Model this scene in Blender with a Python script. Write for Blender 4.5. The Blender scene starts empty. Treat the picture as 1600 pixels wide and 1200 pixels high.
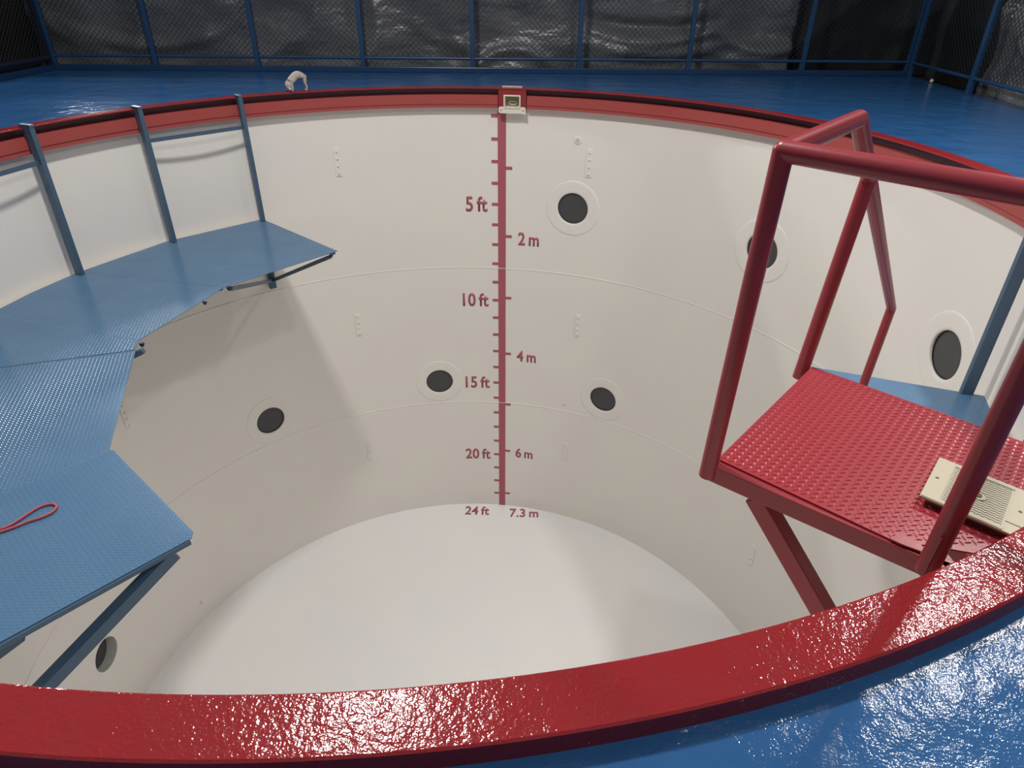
import bpy, math, random
import numpy as np
from mathutils import Vector, Matrix, noise
random.seed(7)
rng = np.random.default_rng(3)
PI = math.pi
S = bpy.context.scene

# ------------------------------------------------------------------ camera
cam_d = bpy.data.cameras.new('camera')
cam = bpy.data.objects.new('camera', cam_d)
S.collection.objects.link(cam)
cam_d.sensor_fit = 'HORIZONTAL'
cam_d.sensor_width = 36.0
cam_d.lens = 1050.13 / 1600 * 36.0
cam_d.clip_start = 0.02
cam_d.clip_end = 200
cam.matrix_world = (Matrix.Translation((0, 0, 1.3874)) @
                    Matrix.Rotation(PI / 2 - 0.55193, 4, 'X') @ Matrix.Rotation(0.00817, 4, 'Z'))
S.camera = cam

# ------------------------------------------------------------------ light
S.view_settings.view_transform = 'Standard'
S.view_settings.look = 'None'
S.view_settings.gamma = 1.0
S.view_settings.use_curve_mapping = False
S.view_settings.exposure = -0.22
W = bpy.data.worlds.new('world'); S.world = W
W.use_nodes = True
W.node_tree.nodes['Background'].inputs[0].default_value = (0.86, 0.93, 1.0, 1)
W.node_tree.nodes['Background'].inputs[1].default_value = 0.24

def area_light(name, loc, aim, size, power, col=(1, 0.97, 0.93), spread=180):
    d = bpy.data.lights.new(name, 'AREA')
    d.shape = 'DISK'; d.size = size; d.spread = math.radians(spread); d.energy = power; d.color = col
    o = bpy.data.objects.new(name, d); S.collection.objects.link(o)
    o.location = loc
    o.rotation_euler = (Vector(aim) - Vector(loc)).to_track_quat('-Z', 'Y').to_euler()
    return o
area_light('high_bay_light', (-1.55, 4.6, 5.8), (-1.2, 4.9, -2), 0.65, 510)
area_light('high_bay_light', (5.3, 5.5, 5.6), (4.6, 4.6, 0), 0.42, 165, spread=112)
area_light('high_bay_light', (3.2, 1.2, 6.4), (1.2, 3.2, 0), 0.5, 160)
area_light('high_bay_light', (-7.4, 14.2, 5.7), (-4.4, 7.0, -1), 0.5, 420)
area_light('glitter_light', (-8.4, 14.4, 4.0), (-4.6, 8.2, 0), 0.4, 420)  # added lamp behind the sheets, there to make the left deck glitter

# ------------------------------------------------------------------ constants of the tank
CX, CY, R = -0.6495, 5.2463, 4.491
ZT = 0.063          # top of the rim
ZB = -7.315         # tank floor
def cyl(r, deg, z):
    a = math.radians(deg)
    return Vector((CX + r * math.cos(a), CY + r * math.sin(a), z))

# ------------------------------------------------------------------ materials
MATS = {}
def mat(name, col, rough=0.5, metal=0.0, spec=0.5, coat=0.0, bumps=(), vary=None, emit=None):
    """bumps: (scale, detail, distance, strength[, stretch])"""
    m = bpy.data.materials.new(name); m.use_nodes = True
    nt = m.node_tree; b = nt.nodes['Principled BSDF']
    b.inputs['Base Color'].default_value = (*col, 1)
    b.inputs['Roughness'].default_value = rough
    b.inputs['Metallic'].default_value = metal
    b.inputs['Specular IOR Level'].default_value = spec
    b.inputs['Coat Weight'].default_value = coat
    b.inputs['Coat Roughness'].default_value = 0.06
    tc = nt.nodes.new('ShaderNodeTexCoord')
    prev = None
    for bp in bumps:
        n = nt.nodes.new('ShaderNodeTexNoise')
        n.inputs['Scale'].default_value = bp[0]
        n.inputs['Detail'].default_value = bp[1]
        if len(bp) > 4:
            mp = nt.nodes.new('ShaderNodeMapping'); mp.inputs['Scale'].default_value = bp[4]
            nt.links.new(tc.outputs['Object'], mp.inputs[0]); nt.links.new(mp.outputs[0], n.inputs[0])
        else:
            nt.links.new(tc.outputs['Object'], n.inputs[0])
        u = nt.nodes.new('ShaderNodeBump')
        u.inputs['Distance'].default_value = bp[2]
        u.inputs['Strength'].default_value = bp[3]
        nt.links.new(n.outputs['Fac'], u.inputs['Height'])
        if prev: nt.links.new(prev.outputs[0], u.inputs['Normal'])
        prev = u
    if prev:
        nt.links.new(prev.outputs[0], b.inputs['Normal'])
        nt.links.new(prev.outputs[0], b.inputs['Coat Normal'])
    if vary:                       # (scale, other colour, low, high)
        n = nt.nodes.new('ShaderNodeTexNoise'); n.inputs['Scale'].default_value = vary[0]
        n.inputs['Detail'].default_value = 4
        nt.links.new(tc.outputs['Object'], n.inputs[0])
        r = nt.nodes.new('ShaderNodeMapRange')
        r.inputs[1].default_value = vary[2]; r.inputs[2].default_value = vary[3]
        nt.links.new(n.outputs['Fac'], r.inputs[0])
        mx = nt.nodes.new('ShaderNodeMix'); mx.data_type = 'RGBA'
        mx.inputs[6].default_value = (*col, 1); mx.inputs[7].default_value = (*vary[1], 1)
        nt.links.new(r.outputs[0], mx.inputs[0]); nt.links.new(mx.outputs[2], b.inputs['Base Color'])
    MATS[name] = m
    return m
mat('tank_white', (0.80, 0.77, 0.715), 0.42, bumps=((7, 2, 0.004, 0.25),), vary=(1.3, (0.79, 0.755, 0.72), .35, .65))
mat('tank_floor_white', (0.84, 0.82, 0.80), 0.30, bumps=((5, 2, 0.004, 0.3),), vary=(0.8, (0.81, 0.80, 0.79), .35, .65))
mat('rim_red', (0.255, 0.018, 0.022), 0.11, spec=0.5, bumps=((7, 2, 0.010, 0.5), (45, 2, 0.0020, 0.6), (120, 1, 0.0015, 0.8)), vary=(14, (0.27, 0.015, 0.018), .4, .7))
mat('web_shade', (0.10, 0.030, 0.055), 0.4)  # red darkened to maroon: shade under the flange put into the colour
mat('band_red', (0.36, 0.06, 0.055), 0.5, bumps=((12, 2, 0.004, 0.3),))
mat('frame_red', (0.31, 0.035, 0.045), 0.32, bumps=((40, 2, 0.001, 0.3),))
mat('plate_red', (0.34, 0.034, 0.045), 0.27, bumps=((90, 2, 0.0006, 0.3),))
mat('kerb_blue', (0.012, 0.045, 0.12), 0.3)
mat('deck_blue', (0.024, 0.098, 0.255), 0.11, spec=0.5, bumps=((3.6, 3, 0.045, 0.45), (28, 2, 0.0032, 0.6), (150, 2, 0.0011, 0.9)), vary=(2.2, (0.028, 0.110, 0.275), .35, .7))
mat('plate_blue', (0.085, 0.175, 0.29), 0.2, bumps=((80, 2, 0.0006, 0.3),), vary=(3.0, (0.075, 0.16, 0.275), .35, .7))
mat('frame_blue', (0.055, 0.105, 0.17), 0.38, bumps=((60, 2, 0.001, 0.3),))
mat('fence_blue', (0.016, 0.058, 0.14), 0.35)
mat('fence_dark', (0.01, 0.014, 0.03), 0.35)
mat('wire', (0.02, 0.025, 0.03), 0.4, metal=0.0)
mat('wire_grey', (0.06, 0.06, 0.055), 0.4, metal=0.3)
mat('tarp', (0.20, 0.203, 0.215), 0.34, spec=0.6, bumps=((2.2, 3, 0.09, 0.6, (1, 1, 2.2)), (9, 3, 0.010, 0.4)), vary=(0.55, (0.12, 0.125, 0.14), .35, .65))
mat('tarp_dark', (0.02, 0.021, 0.022), 0.45, bumps=((3, 4, 0.05, 0.6),))
mat('tarp_black', (0.004, 0.004, 0.005), 0.6)
mat('hall_dark', (0.03, 0.031, 0.034), 0.8)
mat('paint_red', (0.40, 0.095, 0.13), 0.5)
mat('glass_dark', (0.075, 0.074, 0.076), 0.06, spec=0.18)
mat('gasket', (0.02, 0.02, 0.02), 0.5)
mat('sleeve_grey', (0.55, 0.55, 0.52), 0.5)
mat('beige', (0.47, 0.42, 0.30), 0.42, bumps=((150, 2, 0.0004, 0.3),))
mat('beige_dark', (0.10, 0.085, 0.06), 0.6)
mat('skimmer_white', (0.75, 0.70, 0.60), 0.35)
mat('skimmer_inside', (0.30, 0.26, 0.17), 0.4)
mat('rope_red', (0.36, 0.07, 0.09), 0.6)
mat('dog_coat', (0.46, 0.40, 0.36), 0.8, bumps=((160, 3, 0.002, 0.6),), vary=(40, (0.38, 0.33, 0.32), .4, .65))
mat('dog_pink', (0.46, 0.36, 0.40), 0.75)
mat('dog_dark', (0.02, 0.017, 0.017), 0.4)
mat('dog_brown', (0.07, 0.035, 0.03), 0.7)
mat('dog_white', (0.75, 0.75, 0.73), 0.6)
mat('steel', (0.45, 0.45, 0.45), 0.25, metal=1.0)

# ------------------------------------------------------------------ mesh helpers
class MB:
    def __init__(s): s.v = []; s.f = []
    def add(s, vs, fs):
        n = len(s.v); s.v += [tuple(v) for v in vs]; s.f += [tuple(i + n for i in f) for f in fs]
        return s
    def hexa(s, lo, hi):                       # two quads (bottom ccw seen from above, top)
        return s.add(list(lo) + list(hi), [(3, 2, 1, 0), (4, 5, 6, 7), (0, 1, 5, 4), (1, 2, 6, 5), (2, 3, 7, 6), (3, 0, 4, 7)])
    def bar(s, a, b, w, h, up=(0, 0, 1), sideways=None):   # box from a to b, w across, h along up
        a = Vector(a); b = Vector(b); d = (b - a).normalized()
        x = Vector(sideways).normalized() if sideways else d.cross(Vector(up)).normalized()
        y = x.cross(d).normalized()
        q = [(-w / 2, -h / 2), (w / 2, -h / 2), (w / 2, h / 2), (-w / 2, h / 2)]
        A = [a + x * i + y * j for i, j in q]; B = [b + x * i + y * j for i, j in q]
        return s.add(A + B, [(0, 1, 2, 3), (7, 6, 5, 4), (0, 4, 5, 1), (1, 5, 6, 2), (2, 6, 7, 3), (3, 7, 4, 0)])
    def tube(s, pts, r, n=16, closed=False, cap=True):
        pts = [Vector(p) for p in pts]; m = len(pts)
        rr = r if isinstance(r, (list, tuple)) else [r] * m
        t0 = (pts[1] - pts[0]).normalized()
        ref = Vector((0, 0, 1)) if abs(t0.z) < .9 else Vector((1, 0, 0))
        x = t0.cross(ref).normalized(); vs = []
        for i, p in enumerate(pts):
            if closed: t = (pts[(i + 1) % m] - pts[i - 1]).normalized()
            else: t = (pts[min(i + 1, m - 1)] - pts[max(i - 1, 0)]).normalized()
            x = (x - t * x.dot(t)).normalized(); y = t.cross(x)
            k = 1.0
            if 0 < i < m - 1 or closed:
                c = (pts[i] - pts[i - 1]).normalized().dot((pts[(i + 1) % m] - pts[i]).normalized())
                k = 1 / max(.6, math.sqrt(max(0.2, (1 + c) / 2)))
            for j in range(n):
                a = 2 * PI * j / n
                vs.append(p + (x * math.cos(a) + y * math.sin(a)) * rr[i] * (k if k < 1.2 else 1.0))
        fs = []
        for i in range(m if closed else m - 1):
            i2 = (i + 1) % m
            for j in range(n):
                fs.append((i * n + j, i * n + (j + 1) % n, i2 * n + (j + 1) % n, i2 * n + j))
        if cap and not closed:
            fs.append(tuple(range(n - 1, -1, -1))); fs.append(tuple((m - 1) * n + j for j in range(n)))
        return s.add(vs, fs)
    def sphere(s, c, r, n=16, m=10, sc=(1, 1, 1), rot=None):
        vs = []; fs = []
        for i in range(m + 1):
            for j in range(n):
                a = PI * i / m; b = 2 * PI * j / n
                p = Vector((math.sin(a) * math.cos(b) * sc[0], math.sin(a) * math.sin(b) * sc[1], math.cos(a) * sc[2])) * r
                if rot: p = rot @ p
                vs.append(Vector(c) + p)
        for i in range(m):
            for j in range(n):
                fs.append((i * n + j, (i + 1) * n + j, (i + 1) * n + (j + 1) % n, i * n + (j + 1) % n))
        return s.add(vs, fs)
    def revolve(s, prof, a0=0, a1=360, n=360, closed_prof=True, c=(CX, CY)):
        full = abs(a1 - a0) >= 359.99; k = len(prof); vs = []
        cnt = n if full else n + 1
        for i in range(cnt):
            a = math.radians(a0 + (a1 - a0) * i / n)
            for r, z in prof: vs.append((c[0] + r * math.cos(a), c[1] + r * math.sin(a), z))
        fs = []
        for i in range(n):
            i2 = (i + 1) % cnt
            for j in range(k if closed_prof else k - 1):
                j2 = (j + 1) % k
                fs.append((i * k + j, i2 * k + j, i2 * k + j2, i * k + j2))
        if not full and closed_prof:
            fs.append(tuple(range(k))); fs.append(tuple((cnt - 1) * k + j for j in range(k - 1, -1, -1)))
        return s.add(vs, fs)
    def prism(s, poly, z0, z1):
        n = len(poly)
        area = sum(poly[i][0] * poly[(i + 1) % n][1] - poly[(i + 1) % n][0] * poly[i][1] for i in range(n))
        if area < 0: poly = poly[::-1]
        vs = [(x, y, z0) for x, y in poly] + [(x, y, z1) for x, y in poly]
        return s.add(vs, [tuple(range(n - 1, -1, -1)), tuple(range(n, 2 * n))] + [(i, (i + 1) % n, n + (i + 1) % n, n + i) for i in range(n)])
    def build(s, name, m, parent=None, smooth=None, bevel=0):
        me = bpy.data.meshes.new(name)
        me.from_pydata(s.v, [], s.f); me.update()
        o = bpy.data.objects.new(name, me); S.collection.objects.link(o)
        me.materials.append(MATS[m])
        if smooth is not None:
            me.polygons.foreach_set('use_smooth', [True] * len(me.polygons))
            try: me.set_sharp_from_angle(angle=math.radians(smooth))
            except Exception: pass
        if bevel:
            bm = o.modifiers.new('bevel', 'BEVEL'); bm.width = bevel; bm.segments = 2; bm.limit_method = 'ANGLE'
        if parent: attach(o, parent)
        return o

def attach(o, parent):
    o.parent = parent
    o.matrix_parent_inverse = Matrix.Translation(parent_world(parent)).inverted()
def parent_world(p):
    return Vector(p.location) if p.parent is None else Vector((0, 0, 0))
def tag(o, label=None, cat=None, group=None, kind=None):
    if label: o['label'] = label
    if cat: o['category'] = cat
    if group: o['group'] = group
    if kind: o['kind'] = kind
    return o
def thing(name, label, cat, loc, group=None):
    o = bpy.data.objects.new(name, None); S.collection.objects.link(o)
    o.location = loc; o.empty_display_size = 0.2
    return tag(o, label, cat, group)

# ================================================================== SETTING
# deck: flat sheet with the round tank opening
def deck():
    X0, X1, Y0, Y1 = -7.42, 6.27, -2.4, 11.70
    def edge(a):
        d = Vector((math.cos(a), math.sin(a))); t = 1e9
        for k, lo, hi in ((0, X0 - CX, X1 - CX), (1, Y0 - CY, Y1 - CY)):
            if d[k] > 1e-9: t = min(t, hi / d[k])
            if d[k] < -1e-9: t = min(t, lo / d[k])
        return CX + d.x * t, CY + d.y * t
    n = 360; b = MB()
    cor = [math.atan2(y - CY, x - CX) % (2 * PI) for x in (X0, X1) for y in (Y0, Y1)]
    ang = sorted([2 * PI * i / n for i in range(n)] + cor)
    ts = [0, .05, .12, .22, .35, .55, .78, 1]
    vs = []
    for a in ang:
        ex, ey = edge(a); ix, iy = CX + 4.512 * math.cos(a), CY + 4.512 * math.sin(a)
        for t in ts: vs.append((ix + (ex - ix) * t, iy + (ey - iy) * t, 0.0))
        vs.append((ex, ey, -0.12))
    k = len(ts) + 1; N = len(ang); fs = []
    for i in range(N):
        j = (i + 1) % N
        for q in range(k - 1): fs.append((i * k + q, i * k + q + 1, j * k + q + 1, j * k + q))
    b.add(vs, fs)
    o = b.build('floor', 'deck_blue', smooth=30)
    tag(o, kind='structure', label='glossy blue painted deck around the round tank')
deck()
FB = 11.65                                    # back fence line
RC = Vector((6.20, FB, 0)); RD = (Vector((6.06, 8.62, 0)) - RC).normalized()
LC = Vector((-7.27, FB, 0)); LD = Vector((-0.04, -1, 0)).normalized()
def kerb(name, a, b, h=0.075, w=0.09):
    o = MB().bar(Vector(a) + Vector((0, 0, h / 2 + .001)), Vector(b) + Vector((0, 0, h / 2 + .001)), w, h).build(name, 'kerb_blue', bevel=.006)
    tag(o, kind='structure')
kerb('trim_1', LC + Vector((-.05, 0, 0)), RC + Vector((.045, 0, 0)))
kerb('trim_2', LC + LD * .047, LC + LD * 4.5)
# hall floor beyond and under the deck
hb = MB()
n = 96; vs = []; fs = []
for i in range(n):
    a = 2 * PI * i / n; c, s_ = math.cos(a), math.sin(a); k = 15 / max(abs(c), abs(s_))
    vs += [(CX + 4.62 * c, CY + 4.62 * s_, -.5), (CX + k * c, CY + k * s_, -.5)]
for i in range(n):
    j = (i + 1) % n; fs.append((2 * i, 2 * i + 1, 2 * j + 1, 2 * j))
hb.add(vs, fs); o = hb.build('floor', 'hall_dark'); tag(o, kind='structure')
for nm, x0, y0, x1, y1 in (('wall_back', -13, 16, 13, 16.2), ('wall_left', -13.2, -6, -13, 16), ('wall_right', 13, -6, 13.2, 16)):
    tag(MB().prism([(x0, y0), (x1, y0), (x1, y1), (x0, y1)], -.5, 7.0).build(nm, 'hall_dark'), kind='structure')

# ================================================================== FENCE
def fence(name, label, a, b, posts, mat_name='fence_blue', wire='wire', railh=0.2, rail=0.045, H=1.95, post=0.07, lowrail=None, foot=.001):
    a = Vector(a); b = Vector(b); L = (b - a).length; d = (b - a) / L; nrm = Vector((-d.y, d.x, 0))
    t = thing(name, label, 'fence', a)
    for s in posts:
        p = a + d * s
        MB().bar(p + Vector((0, 0, foot)), p + Vector((0, 0, H + .03)), post, post, sideways=d).build('post', mat_name, t, bevel=.006)
        MB().bar(p + Vector((0, 0, foot)), p + Vector((0, 0, foot + .008)), post * 1.25, post * 1.25, sideways=d).build('base_plate', mat_name, t)
    for z, w in ((railh, lowrail or rail), (H, rail)):
        MB().tube([a + Vector((0, 0, z)), b + Vector((0, 0, z))], w / 2, 12).build('bottom_rail' if z < 1 else 'top_rail', mat_name, t, smooth=40)
    st = 0.082
    for i in range(len(posts) - 1):
        s0, s1 = posts[i] + post / 2, posts[i + 1] - post / 2; z0, z1 = railh, H
        m = MB(); w = s1 - s0; h = z1 - z0
        for sg in (1, -1):
            c = -h if sg == 1 else 0
            k = c
            while k < (w if sg == 1 else w + h):
                # line x = k + sg*(z)  clipped to the bay
                if sg == 1: zz0 = max(0, -k); zz1 = min(h, w - k); P = lambda z: (k + z, z)
                else: zz0 = max(0, k - w); zz1 = min(h, k); P = lambda z: (k - z, z)
                if zz1 - zz0 > .03:
                    (xa, za), (xb, zb) = P(zz0), P(zz1)
                    off = nrm * (.003 * sg)
                    m.bar(a + d * (s0 + xa) + Vector((0, 0, z0 + za)) + off, a + d * (s0 + xb) + Vector((0, 0, z0 + zb)) + off, .0052, .0052, up=nrm)
                k += st
        m.build('wire_mesh', wire, t)
    return t
xs = [-5.65, -4.04, -2.38, -0.66, 1.01, 2.73, 4.52]
fence('chain_link_fence', 'long blue chain-link fence along the far edge of the deck',
      LC, RC, [0.02] + [x - LC.x for x in xs] + [(RC - LC).length - .02], foot=.0765)
fence('chain_link_fence', 'blue chain-link fence running along the right side of the deck',
      RC + RD * .09, RC + RD * 8.4, [0.0, 1.77, 3.75, 5.75, 7.9])
fence('chain_link_fence', 'dark chain-link fence at the left edge of the deck with a thick bottom rail',
      LC + LD * .1, LC + LD * 4.5, [0.0, 1.9, 4.3], mat_name='fence_dark', wire='wire_grey', railh=0.17, lowrail=0.10, foot=.0765)

# ================================================================== PLASTIC SHEETS behind the fence
def sheet(name, label, a, b, H, m, amp, seed, res=0.05, z0=-0.1, folds=()):
    a = Vector(a); b = Vector(b); L = (b - a).length; d = (b - a) / L; nrm = Vector((-d.y, d.x, 0))
    nx = int(L / res); nz = int((H - z0) / res); vs = []; fs = []
    for i in range(nx + 1):
        for j in range(nz + 1):
            s = L * i / nx; z = z0 + (H - z0) * j / nz
            p = Vector((s * 0.8, z * 1.6, seed))
            q = noise.fractal(Vector((s * .9 + z * .5, z * 1.1 - s * .25, seed)), 1.0, 2.0, 2)
            rdg = abs(noise.noise(Vector((s * .7 - z * .9, z * .8 + s * .5, seed + 9)))) ** .7
            y = amp * (q * .8 + rdg * 1.3)
            for (fx, fz, w, sag, dep) in folds:        # hanging swags
                u = (s - fx) / w
                if abs(u) < 1:
                    zc = fz + sag * u * u
                    y += dep * math.exp(-((z - zc) / .09) ** 2) * (1 - u * u)
            y = max(-.16, min(.45, y))
            vs.append(a + d * s + nrm * y + Vector((0, 0, z)))
    for i in range(nx):
        for j in range(nz):
            k = i * (nz + 1) + j; fs.append((k, k + nz + 1, k + nz + 2, k + 1))
    o = MB().add(vs, fs).build(name, m, smooth=80)
    sol = o.modifiers.new('thickness', 'SOLIDIFY'); sol.thickness = .002
    return tag(o, label, 'plastic sheet')
sheet('plastic_sheet', 'long wrinkled grey plastic sheet hanging behind the far fence', (-8.3, 12.0, 0), (4.45, 12.0, 0), 2.2, 'tarp', .13, 1.0,
      folds=((10.5, .42, 1.1, .22, -.16), (10.5, .62, 1.2, .16, .16), (10.6, .25, 1.3, .2, -.12), (12.4, .3, 1.2, .5, -.14), (2.5, .3, 1.5, .4, -.1), (8.3, .3, .9, -.5, -.1)))
sheet('plastic_sheet', 'near-black plastic sheet behind the far right end of the far fence', (4.2, 12.32, 0), (8.3, 12.32, 0), 2.2, 'tarp_dark', .08, 5.0)
sheet('plastic_sheet', 'dark plastic sheet behind the right fence beside the far corner', RC + Vector((.45, .3, 0)), RC + Vector((.52, 0, 0)) + RD * 1.7, 2.2, 'tarp_dark', .08, 8.0)
sheet('plastic_sheet', 'pale grey crumpled plastic sheet behind the right fence with its foot bunched on the floor', RC + Vector((.33, 0, 0)) + RD * 1.45, RC + Vector((.33, 0, 0)) + RD * 8.0, 2.2, 'tarp', .16, 12.0,
      folds=((1.2, .5, 1.0, .4, -.15),))
sheet('plastic_sheet', 'black plastic sheet behind the left fence', LC + Vector((-.45, .5, 0)), LC + Vector((-.5, 0, 0)) + LD * 4.6, 2.2, 'tarp_black', .05, 20.0)

# little pale pebble-like scrap under the right fence near the corner
q = RC + RD * .75 + Vector((.04, 0, .028))
o = MB().sphere(q, .028, 10, 7, (1.1, .9, 1)).build('scrap', 'skimmer_white', smooth=60)
tag(o, 'tiny pale crumpled scrap under the right fence near the far corner', 'litter')

# ================================================================== TANK
tank = thing('diving_tank', 'deep round empty white diving tank with a glossy red rim set in the blue deck', 'tank', (CX, CY, ZB))
PORT = [(70.55, -1.505, 'far wall'), (35.05, -1.50, ''), (-0.3, -1.49, ''), (97.35, -4.547, ''), (61.66, -4.557, ''), (133.14, -4.558, '')]
PR = 0.225
def tank_wall():
    b = MB(); prof = [(R, 0.045), (R, -0.5), (R, -1.2), (R, -2.0), (R, -2.502), (R - .006, -2.506), (R - .006, -2.512), (R, -2.516), (R, -3.3), (R, -4.2),
                      (R, -4.962), (R - .006, -4.966), (R - .006, -4.973), (R, -4.977), (R, -6.0), (R, -6.8), (R, ZB - .02),
                      (R + .014, ZB - .02), (R + .014, 0.045)]
    b.revolve(prof, n=288)
    o = b.build('tank_wall', 'tank_white')
    tmp = []
    for th, z, rad in [(t, z, PR) for t, z, _ in PORT] + [(177.3, -6.06, .215)]:
        c0, c1 = cyl(R - .3, th, z), cyl(R + .3, th, z)
        c = MB().tube([c0, c1], rad, 72).build('cut', 'tank_white'); tmp.append(c)
        md = o.modifiers.new('cut', 'BOOLEAN'); md.object = c; md.operation = 'DIFFERENCE'; md.solver = 'EXACT'
    bpy.context.view_layer.update()
    dg = bpy.context.evaluated_depsgraph_get()
    me = bpy.data.meshes.new_from_object(o.evaluated_get(dg))
    o.modifiers.clear(); o.data = me
    for c in tmp: bpy.data.objects.remove(c)
    me.name = 'tank_wall'
    me.polygons.foreach_set('use_smooth', [True] * len(me.polygons))
    nl = []
    for p in me.polygons:
        fn = p.normal
        for li in p.loop_indices:
            v = me.vertices[me.loops[li].vertex_index].co
            rv = Vector((CX - v.x, CY - v.y, 0)); rl = rv.length; rv.normalize()
            if abs(rl - R) < .003 and fn.dot(rv) > .9: nl.append(rv)
            else: nl.append(fn.copy())
    me.normals_split_custom_set([tuple(x) for x in nl])
    attach(o, tank)
    return o
tank_wall()
fl = MB(); nfl = 180
fl.add([(CX + rr * math.cos(2 * PI * i / nfl), CY + rr * math.sin(2 * PI * i / nfl), ZB + (.012 if k == 3 else 0)) for k, rr in enumerate((1.5, 3, R - .02, R + .001)) for i in range(nfl)] + [(CX, CY, ZB)],
       [(k * nfl + i, (k + 1) * nfl + i, (k + 1) * nfl + (i + 1) % nfl, k * nfl + (i + 1) % nfl) for k in range(3) for i in range(nfl)] + [(4 * nfl, i, (i + 1) % nfl) for i in range(nfl)])
fl.build('tank_floor', 'tank_floor_white', tank, smooth=60)
o = MB().revolve([(4.372, ZT - .012), (4.372, ZT - .002), (4.376, ZT), (4.512, ZT), (4.518, ZT - .004), (4.518, -.02), (4.506, -.02), (4.506, ZT - .012)][::-1], n=480).build('rim_flange', 'rim_red', tank, smooth=18)
SK = 81.85                                             # skimmer bearing
band = [(4.394, -.030), (4.394, -.146), (4.404, -.147), (4.402, -.192), (4.490, -.192), (4.490, -.030)]
MB().revolve(band, SK + 2.55, SK + 360 - 2.55, n=470).build('rim_band', 'band_red', tank, smooth=35)
MB().revolve([(4.484, ZT - .012), (4.490, ZT - .012), (4.490, -.030), (4.484, -.030)], n=360).build('rim_web', 'web_shade', tank, smooth=35)

def curved_disc(th, z, r0, r1, rin, lift, rings=5, n=72):
    """ring that follows the wall, lifted inward"""
    vs = []; fs = []
    prof = [(r1 + .004, -.004), (r1, lift * .6), (r1 - .006, lift)]
    prof += [(r1 + (r0 - r1) * k / rings, lift) for k in range(1, rings)]
    prof += [(r0 + .004, lift), (r0, lift - .004), (r0, -.07)]
    for rho, h in prof:
        for j in range(n):
            a = 2 * PI * j / n
            vs.append(cyl(R - h, th + math.degrees(rho * math.cos(a) / R), z + rho * math.sin(a)))
    for i in range(len(prof) - 1):
        for j in range(n):
            fs.append((i * n + j, i * n + (j + 1) % n, (i + 1) * n + (j + 1) % n, (i + 1) * n + j))
    return MB().add(vs, fs)
def local_frame(th):
    a = math.radians(th); out = Vector((math.cos(a), math.sin(a), 0)); tan = Vector((-math.sin(a), math.cos(a), 0))
    return out, tan
def disc_at(th, z, r, dist, rad, thick, n=64, flip=False):
    c0 = cyl(dist, th, z); c1 = cyl(dist + thick, th, z)
    return MB().tube([c0, c1], rad, n)
for th, z, _ in PORT:
    ring = curved_disc(th, z, PR - .004, 0.392, PR, .006).build('porthole', 'tank_white', tank, smooth=50)
    out, tan = local_frame(th)
    g = MB(); pr = [(PR - .004, .012), (PR - .004, .030), (PR - .016, .030), (PR - .016, .012)]
    vs = []; fs = []; n = 64; c = cyl(R, th, z)
    for j in range(n):
        a = 2 * PI * j / n
        for rho, dd in pr: vs.append(c + out * dd + tan * (rho * math.cos(a)) + Vector((0, 0, rho * math.sin(a))))
    for j in range(n):
        for k in range(4):
            fs.append((j * 4 + k, ((j + 1) % n) * 4 + k, ((j + 1) % n) * 4 + (k + 1) % 4, j * 4 + (k + 1) % 4))
    g.add(vs, fs).build('gasket', 'gasket', ring, smooth=30)
    disc_at(th, z, 0, R + .020, PR - .010, .02).build('glass_pane', 'glass_dark', ring, smooth=30)
# deep-set porthole low on the left wall
th, z = 177.3, -6.06
out, tan = local_frame(th); c = cyl(R, th, z); n = 64; vs = []; fs = []
for rho, dd in ((.215, -.002), (.213, .0), (.213, .15), (.235, .15), (.235, .0)):
    for j in range(n):
        a = 2 * PI * j / n
        ax = tan * (rho * math.cos(a)) + Vector((0, 0, rho * math.sin(a)))
        vs.append(c + out * (dd if dd > .01 else dd - .5 * (rho * math.cos(a)) ** 2 / R) + ax)
for i in range(4):
    for j in range(n): fs.append((i * n + j, (i + 1) * n + j, (i + 1) * n + (j + 1) % n, i * n + (j + 1) % n))
dp = MB().add(vs, fs).build('porthole', 'sleeve_grey', tank, smooth=40)
dp['label'] = 'deep-set grey porthole without a flange'
disc_at(th, z, 0, R + .132, .212, .015).build('glass_pane', 'glass_dark', dp, smooth=30)

# small bolted plates
def mounting_plate(th, z, h=.37, w=.085):
    out, tan = local_frame(th); p = cyl(R - .005, th, z)
    m = MB().bar(p - Vector((0, 0, h / 2)), p + Vector((0, 0, h / 2)), w, .014, sideways=tan)
    pl = m.build('mounting_plate', 'tank_white', tank, bevel=.003)
    for k in range(4):
        q = p + Vector((0, 0, -h * .39 + k * h * .26)) - out * .006
        b = MB().tube([q, q - out * .010], .016, 6).sphere(q - out * .010, .011, 10, 6)
        b.build('bolt', 'tank_white', pl, smooth=40)
for th, z in [(113.0, -.86), (68.0, -.855), (113.0, -3.33), (68.2, -3.335), (158.3, -3.38), (158.3, -.86), (113.9, -5.78), (69.2, -5.81), (22.8, -5.79)]:
    mounting_plate(th, z)
# small round fittings
def fitting(th, z, r, grille=False):
    out, tan = local_frame(th); p = cyl(R - .001, th, z); n = 28
    m = MB().tube([p, p - out * .008, p - out * .012], [r, r, r * .8], n)
    f = m.build('wall_fitting', 'tank_white', tank, smooth=40)
    MB().tube([p - out * .010, p - out * .0145], r * .55, 20).build('grille' if grille else 'plug', 'sleeve_grey', f, smooth=40)
fitting(70.3, -.565, .052, True); fitting(70.0, -4.826, .032); fitting(156.5, -6.95, .03); fitting(127.9, -2.2, .05)

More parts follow.
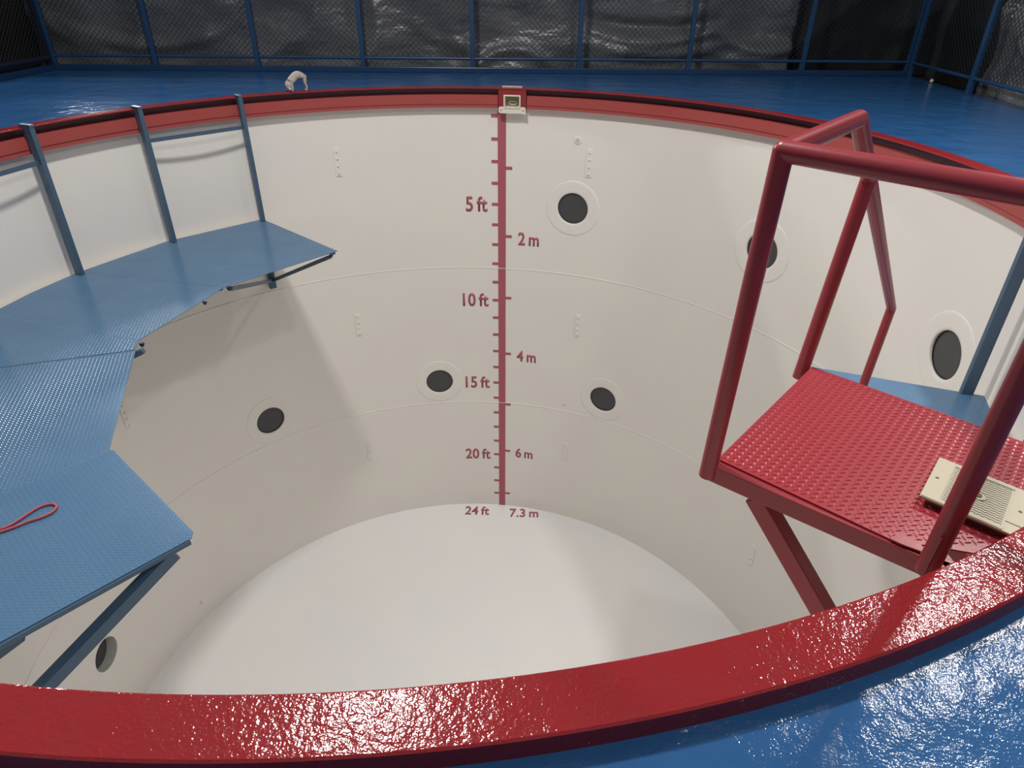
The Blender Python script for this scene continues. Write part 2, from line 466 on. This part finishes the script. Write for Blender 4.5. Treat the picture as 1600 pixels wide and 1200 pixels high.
# ------------------------------------------------------------------ painted depth scale
TH = math.degrees(1.4634)                       # bearing of the stripe, in degrees
def patch(s0, s1, z0, z1, lift=.0035):
    """painted patch on the wall: s = metres to the right of the stripe centre"""
    m = MB(); k = max(1, int(abs(s1 - s0) / .05)); kz = max(1, int(abs(z1 - z0) / .5)); vs = []; fs = []
    for i in range(k + 1):
        for j in range(kz + 1):
            s = s0 + (s1 - s0) * i / k; z = z0 + (z1 - z0) * j / kz
            for L in (lift, 0.0): vs.append(cyl(R - L, TH - math.degrees(s / R), z))
    id_ = lambda i, j, l: (i * (kz + 1) + j) * 2 + l
    for i in range(k):
        for j in range(kz):
            fs.append((id_(i, j, 0), id_(i + 1, j, 0), id_(i + 1, j + 1, 0), id_(i, j + 1, 0)))
    for i in range(k):
        fs.append((id_(i, 0, 1), id_(i + 1, 0, 1), id_(i + 1, 0, 0), id_(i, 0, 0)))
        fs.append((id_(i, kz, 0), id_(i + 1, kz, 0), id_(i + 1, kz, 1), id_(i, kz, 1)))
    for j in range(kz):
        fs.append((id_(0, j, 0), id_(0, j + 1, 0), id_(0, j + 1, 1), id_(0, j, 1)))
        fs.append((id_(k, j, 1), id_(k, j + 1, 1), id_(k, j + 1, 0), id_(k, j, 0)))
    return m.add(vs, fs)
scale = patch(-.058, .058, -7.30, -.235, .0042).build('depth_scale', 'paint_red', tank)
scale['label'] = 'red painted vertical depth stripe'
for k in range(1, 24):
    patch(-.148, -.056, -.3048 * k - .022, -.3048 * k + .022).build('tick', 'paint_red', scale)
for k in range(1, 8):
    patch(.056, .148, -1.0 * k - .022, -1.0 * k + .022).build('tick', 'paint_red', scale)
def letters(txt, height, place, bold=.022, squeeze=.80, name='lettering'):
    c = bpy.data.curves.new('txt', 'FONT'); c.body = txt; c.size = 1.0; c.offset = bold; c.resolution_u = 6
    c.space_word = .62; c.space_character = 1.04
    t = bpy.data.objects.new('txt', c); S.collection.objects.link(t)
    bpy.context.view_layer.update()
    me = bpy.data.meshes.new_from_object(t.evaluated_get(bpy.context.evaluated_depsgraph_get()))
    bpy.data.objects.remove(t); bpy.data.curves.remove(c)
    me.name = name
    xs_ = [v.co.x for v in me.vertices]; ys_ = [v.co.y for v in me.vertices]
    x0, x1 = min(xs_), max(xs_); y1 = .729
    k = height / y1
    import bmesh
    bm = bmesh.new(); bm.from_mesh(me)
    bmesh.ops.triangulate(bm, faces=bm.faces)
    r_ = bmesh.ops.extrude_face_region(bm, geom=bm.faces[:])
    top = [e for e in r_['geom'] if isinstance(e, bmesh.types.BMVert)]
    tops = set(top)
    W_ = (x1 - x0) * k * squeeze
    for v in bm.verts:
        x = (v.co.x - x0) * k * squeeze; y = v.co.y * k
        v.co = place(x, y, W_, .0038 if v in tops else 0.0)
    bmesh.ops.recalc_face_normals(bm, faces=bm.faces)
    bm.to_mesh(me); bm.free()
    me.materials.clear(); me.materials.append(MATS['paint_red'])
    o = bpy.data.objects.new(name, me); S.collection.objects.link(o); attach(o, scale)
    return o
def on_wall(s, zbase, right_aligned):
    def f(x, y, W_, h):
        ss = s - W_ + x if right_aligned else s + x
        return cyl(R - .0005 - h, TH - math.degrees(ss / R), zbase + y)
    return f
for txt, zc in (('5 ft', -1.524), ('10 ft', -3.048), ('15 ft', -4.572), ('20 ft', -6.096)):
    letters(txt, .222, on_wall(-.212, zc - .105, True))['label'] = 'red painted depth lettering ' + txt
for txt, zc in (('2 m', -2.0), ('4 m', -4.0), ('6 m', -6.0)):
    letters(txt, .20, on_wall(.245, zc - .118, False))['label'] = 'red painted depth lettering ' + txt
def on_floor(x0, y0, ang):
    ca, sa = math.cos(ang), math.sin(ang)
    return lambda x, y, W_, h: Vector((x0 + x * ca - y * sa, y0 + x * sa + y * ca, ZB + .001 + h))
letters('24 ft', .225, on_floor(-.865, 9.455, -.02), squeeze=.80)['label'] = 'red painted depth lettering 24 ft on the tank floor'
letters('7.3 m', .225, on_floor(-.025, 9.40, -.02), squeeze=.80)['label'] = 'red painted depth lettering 7.3 m on the tank floor'

# ================================================================== SKIMMER in the rim
def skimmer():
    t = thing('skimmer', 'small square white skimmer opening set in the far red rim above the depth stripe', 'pool skimmer', cyl(4.38, SK, -.11))
    out, tan = local_frame(SK); o0 = cyl(4.372, SK, 0)
    P = lambda x, d, z: o0 - tan * x + out * d + Vector((0, 0, z))      # x to the right seen from the tank
    def bx(m, x0, x1, d0, d1, z0, z1):
        lo = [P(x0, d0, z0), P(x1, d0, z0), P(x1, d1, z0), P(x0, d1, z0)]
        m.hexa(lo, [v + Vector((0, 0, z1 - z0)) for v in lo])
        return m
    m = MB()                                  # dark red steel surround
    for a in ((-.185, -.118, .01, .115, -.195, ZT - .014), (.118, .185, .01, .115, -.195, ZT - .014), (-.118, .118, .01, .115, -.022, ZT - .014)): bx(m, *a)
    m.build('surround', 'rim_red', t)
    m = MB()                                  # frame
    bx(m, -.114, .114, -.012, .10, -.036, -.020); bx(m, -.114, -.096, -.012, .10, -.170, -.036); bx(m, .096, .114, -.012, .10, -.170, -.036)
    bx(m, -.114, .114, -.012, .10, -.186, -.170)
    m.build('frame', 'skimmer_white', t, bevel=.003)
    bx(MB(), -.096, .096, .098, .103, -.17, -.036).build('throat', 'skimmer_inside', t)
    lp = MB()
    pts = [(-.178, -.176), (-.160, -.168), (-.118, -.168), (-.112, -.176), (.112, -.176), (.118, -.168), (.160, -.168), (.180, -.178), (.184, -.262), (.16, -.262), (.15, -.252), (-.15, -.252), (-.168, -.25), (-.184, -.235)]
    fr = [P(x, -.002, z) for x, z in pts]; bk = [P(x, .10, z) for x, z in pts]; n = len(pts)
    lp.add(fr + bk, [tuple(range(n)), tuple(range(2 * n - 1, n - 1, -1))] + [(i, n + i, n + (i + 1) % n, (i + 1) % n) for i in range(n)])
    f = lp.build('face_plate', 'skimmer_white', t, bevel=.004)
    for x in (-.15, .15):
        q = P(x, -.003, -.208); MB().tube([q, q - out * .004], .009, 12).build('screw', 'steel', f, smooth=40)
    wpts = [P(.055 * math.cos(a), .085, -.128 + .022 * math.sin(a)) for a in np.linspace(0, 2 * PI, 24, endpoint=False)]
    MB().tube(wpts, .006, 8, closed=True).build('basket_handle', 'skimmer_white', t, smooth=50)
skimmer()
# pale strip lying on the rim top above the skimmer
o = MB().revolve([(4.470, ZT + .001), (4.470, ZT + .009), (4.512, ZT + .009), (4.512, ZT + .001)][::-1], SK - 1.55, SK + 1.9, n=10).build('metal_strip', 'skimmer_white')
tag(o, 'short pale strip lying on top of the far red rim above the skimmer', 'strip')

# ================================================================== DIAMOND TREAD PLATE
def inside(px, py, poly, inset):
    ok = np.ones(len(px), bool); n = len(poly)
    A = sum(poly[i][0] * poly[(i + 1) % n][1] - poly[(i + 1) % n][0] * poly[i][1] for i in range(n))
    if A < 0: poly = poly[::-1]
    for i in range(n):
        (x0, y0), (x1, y1) = poly[i], poly[(i + 1) % n]
        L = math.hypot(x1 - x0, y1 - y0)
        ok &= ((x1 - x0) * (py - y0) - (y1 - y0) * (px - x0)) / L > inset
    return ok
def tread_plate(name, poly, z, thick, m, parent, e1, pitch=.030, blen=.024, bw=.0068, bh=.0024):
    """poly must be convex; e1 = rolling direction"""
    pc = np.array(poly).mean(0)
    b = MB().prism([tuple(pc + (np.array(q) - pc) * (1 - .004 / np.linalg.norm(np.array(q) - pc))) for q in poly], z - thick, z)
    e1 = Vector((e1[0], e1[1])).normalized(); e2 = Vector((-e1.y, e1.x))
    P = np.array(poly); c = P.mean(0); rad = np.linalg.norm(P - c, axis=1).max() + pitch
    k = int(rad / pitch) + 1
    ii, jj = np.meshgrid(np.arange(-k, k + 1), np.arange(-k, k + 1))
    for kind in (0, 1):
        a = (ii + .5 * kind).ravel() * pitch; q = (jj + .5 * kind).ravel() * pitch
        px = c[0] + a * e1.x + q * e2.x; py = c[1] + a * e1.y + q * e2.y
        ok = inside(px, py, [tuple(v) for v in poly], .013)
        px, py = px[ok], py[ok]
        u = (e1 + e2).normalized() if kind == 0 else (e1 - e2).normalized(); w = Vector((-u.y, u.x))
        l2, w2 = blen / 2, bw / 2
        loc = [(-l2, 0, 0), (-l2 * .45, w2, 0), (l2 * .45, w2, 0), (l2, 0, 0), (l2 * .45, -w2, 0), (-l2 * .45, -w2, 0), (-l2 * .5, 0, bh), (l2 * .5, 0, bh)]
        F = [(0, 6, 1), (1, 6, 7, 2), (2, 7, 3), (3, 7, 4), (4, 7, 6, 5), (5, 6, 0)]
        F = [f[::-1] for f in F]
        for x, y in zip(px.tolist(), py.tolist()):
            n0 = len(b.v)
            for (s, t_, h) in loc: b.v.append((x + u.x * s + w.x * t_, y + u.y * s + w.y * t_, z + h))
            for f in F: b.f.append(tuple(i + n0 for i in f))
    return b.build(name, m, parent, smooth=62)

# ================================================================== LEFT BLUE WALKWAY
ZW = -1.45
lw = thing('walkway', 'blue diamond-plate walkway hung along the left wall of the tank', 'platform', (-4.0, 5.4, ZW))
def rc(r, th): p = cyl(r, th, 0); return (p.x, p.y)
plA = [(-3.331, 8.735), rc(4.42, 143.6), (-4.746, 6.851), (-3.011, 6.483), (-2.069, 7.574)]
plB = [(-4.746, 6.851), rc(4.40, 166), (-5.014, 5.801), (-3.333, 5.297), (-3.011, 6.483)]
plW = [(-5.014, 5.801), rc(4.40, 181), (-4.993, 4.546), (-3.275, 5.12), (-3.333, 5.297)]
plC = [(-4.993, 4.546), rc(4.40, 203), (-3.98, 2.371), (-2.776, 3.700), (-2.825, 3.84), (-3.275, 5.12)]
plD = [(-3.98, 2.371), rc(4.40, 229), (-3.04, 1.553), (-1.86, 2.862), (-1.872, 2.915), (-2.735, 3.69), (-2.776, 3.70)]
for i, (pl, e, dz) in enumerate(((plA, (-1.24, 1.14), 0), (plB, (-.3, 1.15), .0), (plW, (-.05, .2), .004), (plC, (-.45, 1.3), -.002), (plD, (-.85, .78), .002))):
    tread_plate('tread_plate', pl, ZW + dz, .006, 'plate_blue', lw, e)
# edge channels and under-frame
def strip(m, a, b, z, w=.045, h=.05): m.bar((a[0], a[1], z), (b[0], b[1], z), w, h)
def inpt(a, c, d):
    v = Vector((c[0] - a[0], c[1] - a[1])).normalized() * d
    return (a[0] + v.x, a[1] + v.y)
cen = (CX, CY)
ends = [((-2.069, 7.574), (-3.331, 8.735)), ((-3.011, 6.483), (-4.746, 6.851)), ((-3.333, 5.22), (-5.0, 5.25)), ((-2.80, 3.72), (-3.98, 2.371)), ((-1.86, 2.862), (-3.04, 1.553))]
for a, b in ends:
    m = MB(); a2 = inpt(a, b, .03)
    if a == (-1.86, 2.862):
        off = Vector((-.022, .02))
        a2 = (a2[0] - .0, a2[1] + .02)
    if a == (-2.069, 7.574): a2 = (a2[0] - .02, a2[1] - .05); b = (b[0] - .03, b[1] - .04)
    strip(m, a2, b, ZW - .021, .040, .028); m.build('cross_beam', 'frame_blue', lw)
wall_pts = [(127.8, 0, ((-2.16, 7.50), (-2.98, 6.56))), (-123.3 + 360, 0, ((-1.955, 2.80),)), (183, 0, ((-3.26, 5.2),)), (212, 0, ((-2.9, 3.62),))]
for th, _, tops in wall_pts:
    p = cyl(4.452, th, -2.33)
    out, tan = local_frame(th)
    MB().bar(p - Vector((0, 0, .12)), p + Vector((0, 0, .12)), .09, .06, sideways=tan).build('wall_bracket', 'frame_blue', lw, bevel=.003)
    for q in tops:
        w = .075 if th > 200 else .045
        MB().bar(p - out * .03, (q[0], q[1], ZW - .05), w, w).build('brace', 'frame_blue', lw, bevel=.003)
# second short brace under the near end
MB().bar((-2.497, 2.24, ZW - .05), cyl(4.44, -128.5, -2.05), .075, .075).build('brace', 'frame_blue', lw, bevel=.003)
# hangers and rails
def hanger(th, zb, parent, clear=.0):
    out, tan = local_frame(th); rc_ = 4.318
    m = MB(); a = cyl(rc_, th, zb); b = cyl(rc_, th, ZT + .028)
    m.bar(a, b, .050, .088, sideways=tan)
    h = m.build('hanger', 'frame_blue', parent, bevel=.003)
    hk = MB().bar(cyl(4.27, th, ZT + .0155), cyl(4.42, th, ZT + .0155), .050, .027)
    hk.build('hook', 'frame_blue', h, bevel=.003)
    MB().bar(cyl(4.366, th, ZT - .075), cyl(4.392, th, ZT - .075), .046, .02).build('clip', 'frame_blue', h)
    return h
HT = [127.9, 143.4, 159.0, 174.6, 190.2, 205.8, 221.4, 233.5]
for th in HT: hanger(th, ZW + .001, lw)
def chord(t0, t1, z, parent):
    a, b = cyl(4.325, t0, z), cyl(4.325, t1, z)
    MB().bar(a, b, .012, .042).build('rail', 'frame_blue', parent)
chord(HT[0], HT[1], -.275, lw); chord(HT[2], HT[3], -.265, lw); chord(HT[4], HT[5], -.265, lw)
# small dark bolts along the inner edge
for (x, y) in ((-3.30, 5.27), (-2.98, 6.515), (-2.13, 7.485), (-3.09, 6.16)):
    MB().tube([(x, y, ZW - .03), (x, y, ZW - .006)], .022, 8).tube([(x, y, ZW - .045), (x, y, ZW - .03)], .013, 8).build('bolt', 'fence_dark', lw)
# red cord loop
loop = [(-3.42, 2.72), (-3.2, 2.80), (-3.0, 2.915), (-2.95, 2.985), (-2.925, 3.045), (-2.895, 3.10), (-2.855, 3.128), (-2.815, 3.128), (-2.787, 3.10), (-2.79, 3.055), (-2.83, 3.01), (-2.885, 2.975), (-2.94, 2.925), (-3.02, 2.87), (-3.2, 2.76), (-3.44, 2.62)]
def smooth_path(pts, k=5):
    out_ = []
    P_ = [pts[0]] + list(pts) + [pts[-1]]
    for i in range(1, len(P_) - 2):
        p0, p1, p2, p3 = (np.array(P_[i + d], float) for d in (-1, 0, 1, 2))
        for j in range(k):
            t_ = j / k
            out_.append(.5 * ((2 * p1) + (-p0 + p2) * t_ + (2 * p0 - 5 * p1 + 4 * p2 - p3) * t_ ** 2 + (-p0 + 3 * p1 - 3 * p2 + p3) * t_ ** 3))
    out_.append(np.array(P_[-1], float)); return out_
zr = ZW + .002 + .0024 + .0085
lp = [Vector((p[0], p[1], zr)) for p in smooth_path(loop)]
o = MB().tube(lp, .0085, 10).build('rope', 'rope_red', smooth=60)
tag(o, 'thin red cord bent into a loop lying on the blue walkway', 'rope')

# ================================================================== RIGHT BLUE PLATFORM
rw = thing('walkway', 'blue diamond-plate platform hung low on the right wall behind the red platform', 'platform', (3.0, 4.0, ZW))
tread_plate('tread_plate', [(2.505, 4.938), (3.735, 4.49), rc(4.42, -12.3), rc(4.42, -24), rc(4.40, -35), rc(3.19, -33)], ZW, .006, 'plate_blue', rw, (1.1, -.4))
hanger(-9.6, ZW + .001, rw); hanger(-25.5, ZW + .001, rw)
for a, b in (((2.53, 4.90), (3.70, 4.46)), (rc(3.22, -32.5), rc(4.38, -34.3))):
    m = MB(); strip(m, a, b, ZW - .033); m.build('cross_beam', 'frame_blue', rw)
for th, q in ((-12, (2.62, 4.86)), (-28, rc(3.3, -31))):
    p = cyl(4.452, th, -2.33); out, tan = local_frame(th)
    MB().bar(p - Vector((0, 0, .12)), p + Vector((0, 0, .12)), .09, .06, sideways=tan).build('wall_bracket', 'frame_blue', rw, bevel=.003)
    MB().bar(p - out * .03, (q[0], q[1], ZW - .062), .045, .045).build('brace', 'frame_blue', rw, bevel=.003)

# ================================================================== RED PLATFORM WITH CAGE
ZR = -0.11
rp = thing('entry_platform', 'red diamond-plate platform with a pipe handrail and stairs, fixed to the near right rim', 'platform', (1.45, 1.9, ZR))
A_ = (.742, 1.930); B_ = (1.338, 2.605); C_ = (2.118, 1.870)
e1 = Vector((B_[0] - A_[0], B_[1] - A_[1])).normalized()
polyR = [A_, B_, C_] + [rc(4.385, t) for t in (-52.5, -55.5, -58.5, -60.2)] + [(1.275, 1.505), (1.20, 1.508)]
tread_plate('tread_plate', polyR, ZR, .007, 'plate_red', rp, e1, pitch=.0292, blen=.0265, bw=.0072, bh=.0030)
# flat corner piece
MB().prism([(1.175, 1.53), (1.205, 1.503), (1.255, 1.470), (1.262, 1.51), (1.225, 1.555)], ZR + .001, ZR + .005).build('corner_plate', 'frame_red', rp)
PP = .0302
N1 = Vector((.743, 1.917, .968)); N2 = Vector((1.162, 2.403, .968)); P4t = Vector((1.258, 1.42, .968))
P1b = Vector((.712, 1.909, ZR - .06)); P4b = Vector((1.237, 1.418, ZR - .02))
P2b = Vector((1.305, 2.622, ZR - .07)); P3t = Vector((2.311, 3.745, -.351)); P3b = Vector((2.284, 3.757, ZW + .005))
P2t = N2 + (P3t - N2) * .2
for a, b in ((P1b, N1), (P4b, P4t), (P2b, P2t), (P3b, P3t)):
    MB().tube([a, b], PP if b is not P3t else .027, 24).build('post', 'frame_red', rp, smooth=40)
m = MB()
m.tube([P4t, N1], PP, 24).tube([N1, N2], PP, 24).tube([N2, P3t], [PP, .027], 24)
for q, r_ in ((N1, PP), (N2, PP), (P4t, PP), (P3t, .027)): m.sphere(q, r_, 24, 16)
m.build('handrail', 'frame_red', rp, smooth=40)
# beams
d42 = Vector((1.376 - .727, 1.357 - 1.909, 0)).normalized()
s42 = Vector((-d42.y, d42.x, 0))
a = Vector((.712, 1.930, 0)); b = Vector((1.372, 1.392, 0)); zb = ZR - .043
MB().bar(a + Vector((0, 0, zb)), b + Vector((0, 0, zb)), .045, .070).build('beam', 'frame_red', rp, bevel=.004)
MB().bar(Vector((*A_, zb)) + Vector((.035, .0, 0)), Vector((*B_, zb)) + Vector((.02, -.02, 0)), .045, .068).build('beam', 'frame_red', rp, bevel=.004)
MB().bar(Vector((*B_, zb)) + Vector((-.02, -.03, 0)), Vector((2.08, 1.86, zb)), .045, .068).build('beam', 'frame_red', rp, bevel=.004)
MB().bar((1.262, 1.44, ZR - .028), (1.43, 1.335, ZR - .028), .07, .04).build('beam', 'frame_red', rp, bevel=.004)
# upright gusset bar at the foot of the near post
MB().bar((1.206, 1.386, ZR - .09), (1.222, 1.396, .03), .006, .036, sideways=(-.6, .8, 0)).build('gusset', 'frame_red', rp)
# brace down to the tank wall
w = cyl(4.47, -62, -1.03)
MB().bar((.868, 1.822, ZR - .075), w, .068, .068, up=(0, 0, 1)).build('brace', 'frame_red', rp, bevel=.006)
w2 = cyl(4.47, -50, -1.03)
MB().bar((1.42, 2.50, ZR - .09), w2, .068, .068).build('brace', 'frame_red', rp, bevel=.006)
# stairs going down to the blue platform
s0 = Vector((1.36, 2.60, ZR)); s1 = Vector((2.25, 3.72, ZW)); side = Vector((.78, -.62, 0)).normalized()
for k in (.03, .62):
    MB().bar(s0 + side * k + Vector((0.06, .08, -.17)), s1 + side * k + Vector((0, 0, .10)), .035, .11).build('stringer', 'frame_red', rp)
dirh = Vector((s1.x - s0.x, s1.y - s0.y, 0)).normalized()
for k in range(1, 6):
    c = s0 + (s1 - s0) * (k / 6) + Vector((0, 0, -.02))
    lo = [c + side * .05 - dirh * .09, c + side * .60 - dirh * .09, c + side * .60 + dirh * .12, c + side * .05 + dirh * .12]
    MB().hexa([v - Vector((0, 0, .025)) for v in lo], lo).build('step', 'plate_red', rp)

# ================================================================== BEIGE SKIMMER COVER on the red platform
def cover():
    c = Vector((1.536, 1.698, 0)); u = Vector((.725, -.688, 0)).normalized(); w = Vector((.651, .759, 0)).normalized()
    zc = ZR + .038
    t = thing('drain_cover', 'beige square slotted plastic cover lying on the red platform', 'cover', (c.x, c.y, ZR + .003))
    hl, hw = .145, .134
    pts = [(-hl, -hw), (-hl, hw), (hl, hw), (hl, -hw + .05), (hl - .03, -hw)]
    # slab with through slots: built as a plate + dark bed + raised wavy ribs
    poly = [((c + u * x + w * y).x, (c + u * x + w * y).y) for x, y in pts]
    MB().prism(poly, zc - .010, zc - .0012).build('plate', 'beige', t, bevel=.001)
    ins = .86
    pl2 = [((c + u * x * ins + w * y * ins).x, (c + u * x * ins + w * y * ins).y) for x, y in pts]
    MB().prism(pl2, ZR + .0022, zc - .010).build('foam_pad', 'beige_dark', t)
    # rim border strips
    m = MB()
    def bx(x0, x1, y0, y1, z0, z1):
        q = [c + u * x + w * y for x, y in ((x0, y0), (x1, y0), (x1, y1), (x0, y1))]
        lo = [Vector((v.x, v.y, z0)) for v in q]; hi = [Vector((v.x, v.y, z1)) for v in q]
        m.add(lo + hi, [(0, 1, 2, 3), (7, 6, 5, 4), (0, 4, 5, 1), (1, 5, 6, 2), (2, 6, 7, 3), (3, 7, 4, 0)])
    bx(-hl + .003, -hl + .055, -hw + .003, hw - .003, zc - .0012, zc + .0015)
    bx(hl - .055, hl - .003, -hw + .055, hw - .003, zc - .0012, zc + .0015)
    bx(-hl + .055, hl - .055, -hw + .003, -hw + .022, zc - .0012, zc + .0015)
    bx(-hl + .055, hl - .055, hw - .022, hw - .003, zc - .0012, zc + .0015)
    m.build('border', 'beige', t)
    # dark wavy slots
    m = MB(); k = 17
    for i in range(k):
        y0 = -hw + .030 + (2 * hw - .060) * i / (k - 1)
        x = -hl + .060; pth = []
        while x < hl - .060:
            if math.hypot(x, y0) > .028:
                pth.append(c + u * x + w * (y0 + .0022 * math.sin(x * 2 * PI / .018)) + Vector((0, 0, zc - .0008)))
            else:
                if len(pth) > 2: m.tube(pth, .0011, 5)
                pth = []
            x += .003
        if len(pth) > 2: m.tube(pth, .0011, 5)
    m.build('slots', 'beige_dark', t)
    ring = [c + u * (.026 * math.cos(a)) + w * (.026 * math.sin(a)) + Vector((0, 0, zc)) for a in np.linspace(0, 2 * PI, 28, endpoint=False)]
    MB().tube(ring, .0022, 8, closed=True).build('centre_ring', 'beige', t, smooth=60)
    for x, r_ in ((0, .012), (-.123, .006), (.119, .006)):
        p = c + u * x + Vector((0, 0, zc + .0018)); MB().tube([p - Vector((0, 0, .004)), p], r_, 16).build('screw_hole', 'beige_dark', t)
cover()

# ================================================================== SMALL DOG on the far rim
def dog():
    th0 = 118.2
    out, tan = local_frame(th0); base = cyl(4.455, th0, ZT)
    # x: towards the viewer's right (tail end), y: away from the tank, z up
    P = lambda x, y, z: base - tan * x + out * y + Vector((0, 0, z))
    t = thing('dog', 'small pale grey dog figure arched over on the far red rim with its head lowered', 'dog', base)
    V = []; E = []; Rr = []
    def v(x, y, z, r): V.append(P(x, y, z)); Rr.append(r); return len(V) - 1
    def chain(ids):
        for a_, b_ in zip(ids, ids[1:]): E.append((a_, b_))
    pel = v(.100, 0, .190, .030); bk = v(.050, 0, .200, .034); mid = v(.0, 0, .178, .036); ch = v(-.048, -.004, .145, .038); nk = v(-.080, -.012, .108, .030)
    hd = v(-.098, -.02, .072, .036); mz = v(-.092, -.035, .042, .018); ns = v(-.086, -.042, .024, .012)
    chain([pel, bk, mid, ch, nk, hd, mz, ns])
    for s in (-1, 1):
        h1 = v(.118, s * .020, .155, .019); h2 = v(.112, s * .024, .105, .013); h3 = v(.128, s * .024, .055, .009); h4 = v(.126, s * .024, .010, .009); h5 = v(.108, s * .024, .007, .008)
        chain([pel, h1, h2, h3, h4, h5])
        # front legs reach down beside the head
        f1 = v(-.060, s * .030, .112, .016); f2 = v(-.052 - .03 * (s > 0), s * .036, .065, .011); f3 = v(-.052 - .055 * (s > 0), s * .036, .012, .009); f4 = v(-.066 - .055 * (s > 0), s * .036, .007, .008)
        chain([ch, f1, f2, f3, f4])
    tl = v(.125, 0, .185, .008); tl2 = v(.140, 0, .150, .006); tl3 = v(.145, 0, .110, .004)
    chain([pel, tl, tl2, tl3])
    me = bpy.data.meshes.new('body'); me.from_pydata([tuple(x) for x in V], E, []); me.update()
    o = bpy.data.objects.new('body', me); S.collection.objects.link(o)
    sk = o.modifiers.new('skin', 'SKIN'); sk.use_smooth_shade = True
    for i, r_ in enumerate(Rr): me.skin_vertices[0].data[i].radius = (r_ * 1.45, r_ * 1.45)
    me.skin_vertices[0].data[pel].use_root = True
    sb = o.modifiers.new('sub', 'SUBSURF'); sb.levels = 2; sb.render_levels = 2
    me.materials.append(MATS['dog_coat'])
    bpy.context.view_layer.update()
    m2 = bpy.data.meshes.new_from_object(o.evaluated_get(bpy.context.evaluated_depsgraph_get()))
    o.modifiers.clear(); o.data = m2; m2.name = 'body'
    if not m2.materials: m2.materials.append(MATS['dog_coat'])
    m2.polygons.foreach_set('use_smooth', [True] * len(m2.polygons))
    attach(o, t)
    for s in (-1, 1):                       # drooping ears
        rot = Matrix.Rotation(.25 * s, 3, 'X')
        e = MB().sphere(P(-.100 + .0 * s, -.02 + s * .030, .066), .03, 14, 8, (.5, .28, 1.0), rot)
        e.build('ear', 'dog_pink', t, smooth=60)
    MB().sphere(P(-.088, -.052, .036), .016, 14, 8, (1.2, .7, .7)).build('muzzle', 'dog_white', t, smooth=60)
    MB().sphere(P(-.084, -.064, .030), .0075, 10, 6).build('nose', 'dog_dark', t, smooth=60)
    for x in (-.112, -.082): MB().sphere(P(x, -.047, .070), .005, 10, 6).build('eye', 'dog_dark', t, smooth=60)
    MB().sphere(P(-.082, -.044, .068), .011, 10, 6, (.6, .5, 1.3)).build('face_patch', 'dog_brown', t, smooth=60)
    cl = [P(-.066 + .018 * math.cos(a), -.008 + .034 * math.sin(a) , .124 + .030 * math.cos(a + 2.2)) for a in np.linspace(0, 2 * PI, 28, endpoint=False)]
    dn = (P(-.098, -.02, .072) - P(-.048, -.004, .145)).normalized()
    xx = dn.cross(Vector((0, 0, 1))).normalized(); yy = dn.cross(xx)
    cc = P(-.070, -.009, .121)
    MB().tube([cc + (xx * math.cos(a) + yy * math.sin(a)) * .044 for a in np.linspace(0, 2 * PI, 28, endpoint=False)], .003, 8, closed=True).build('collar', 'dog_brown', t, smooth=60)
dog()
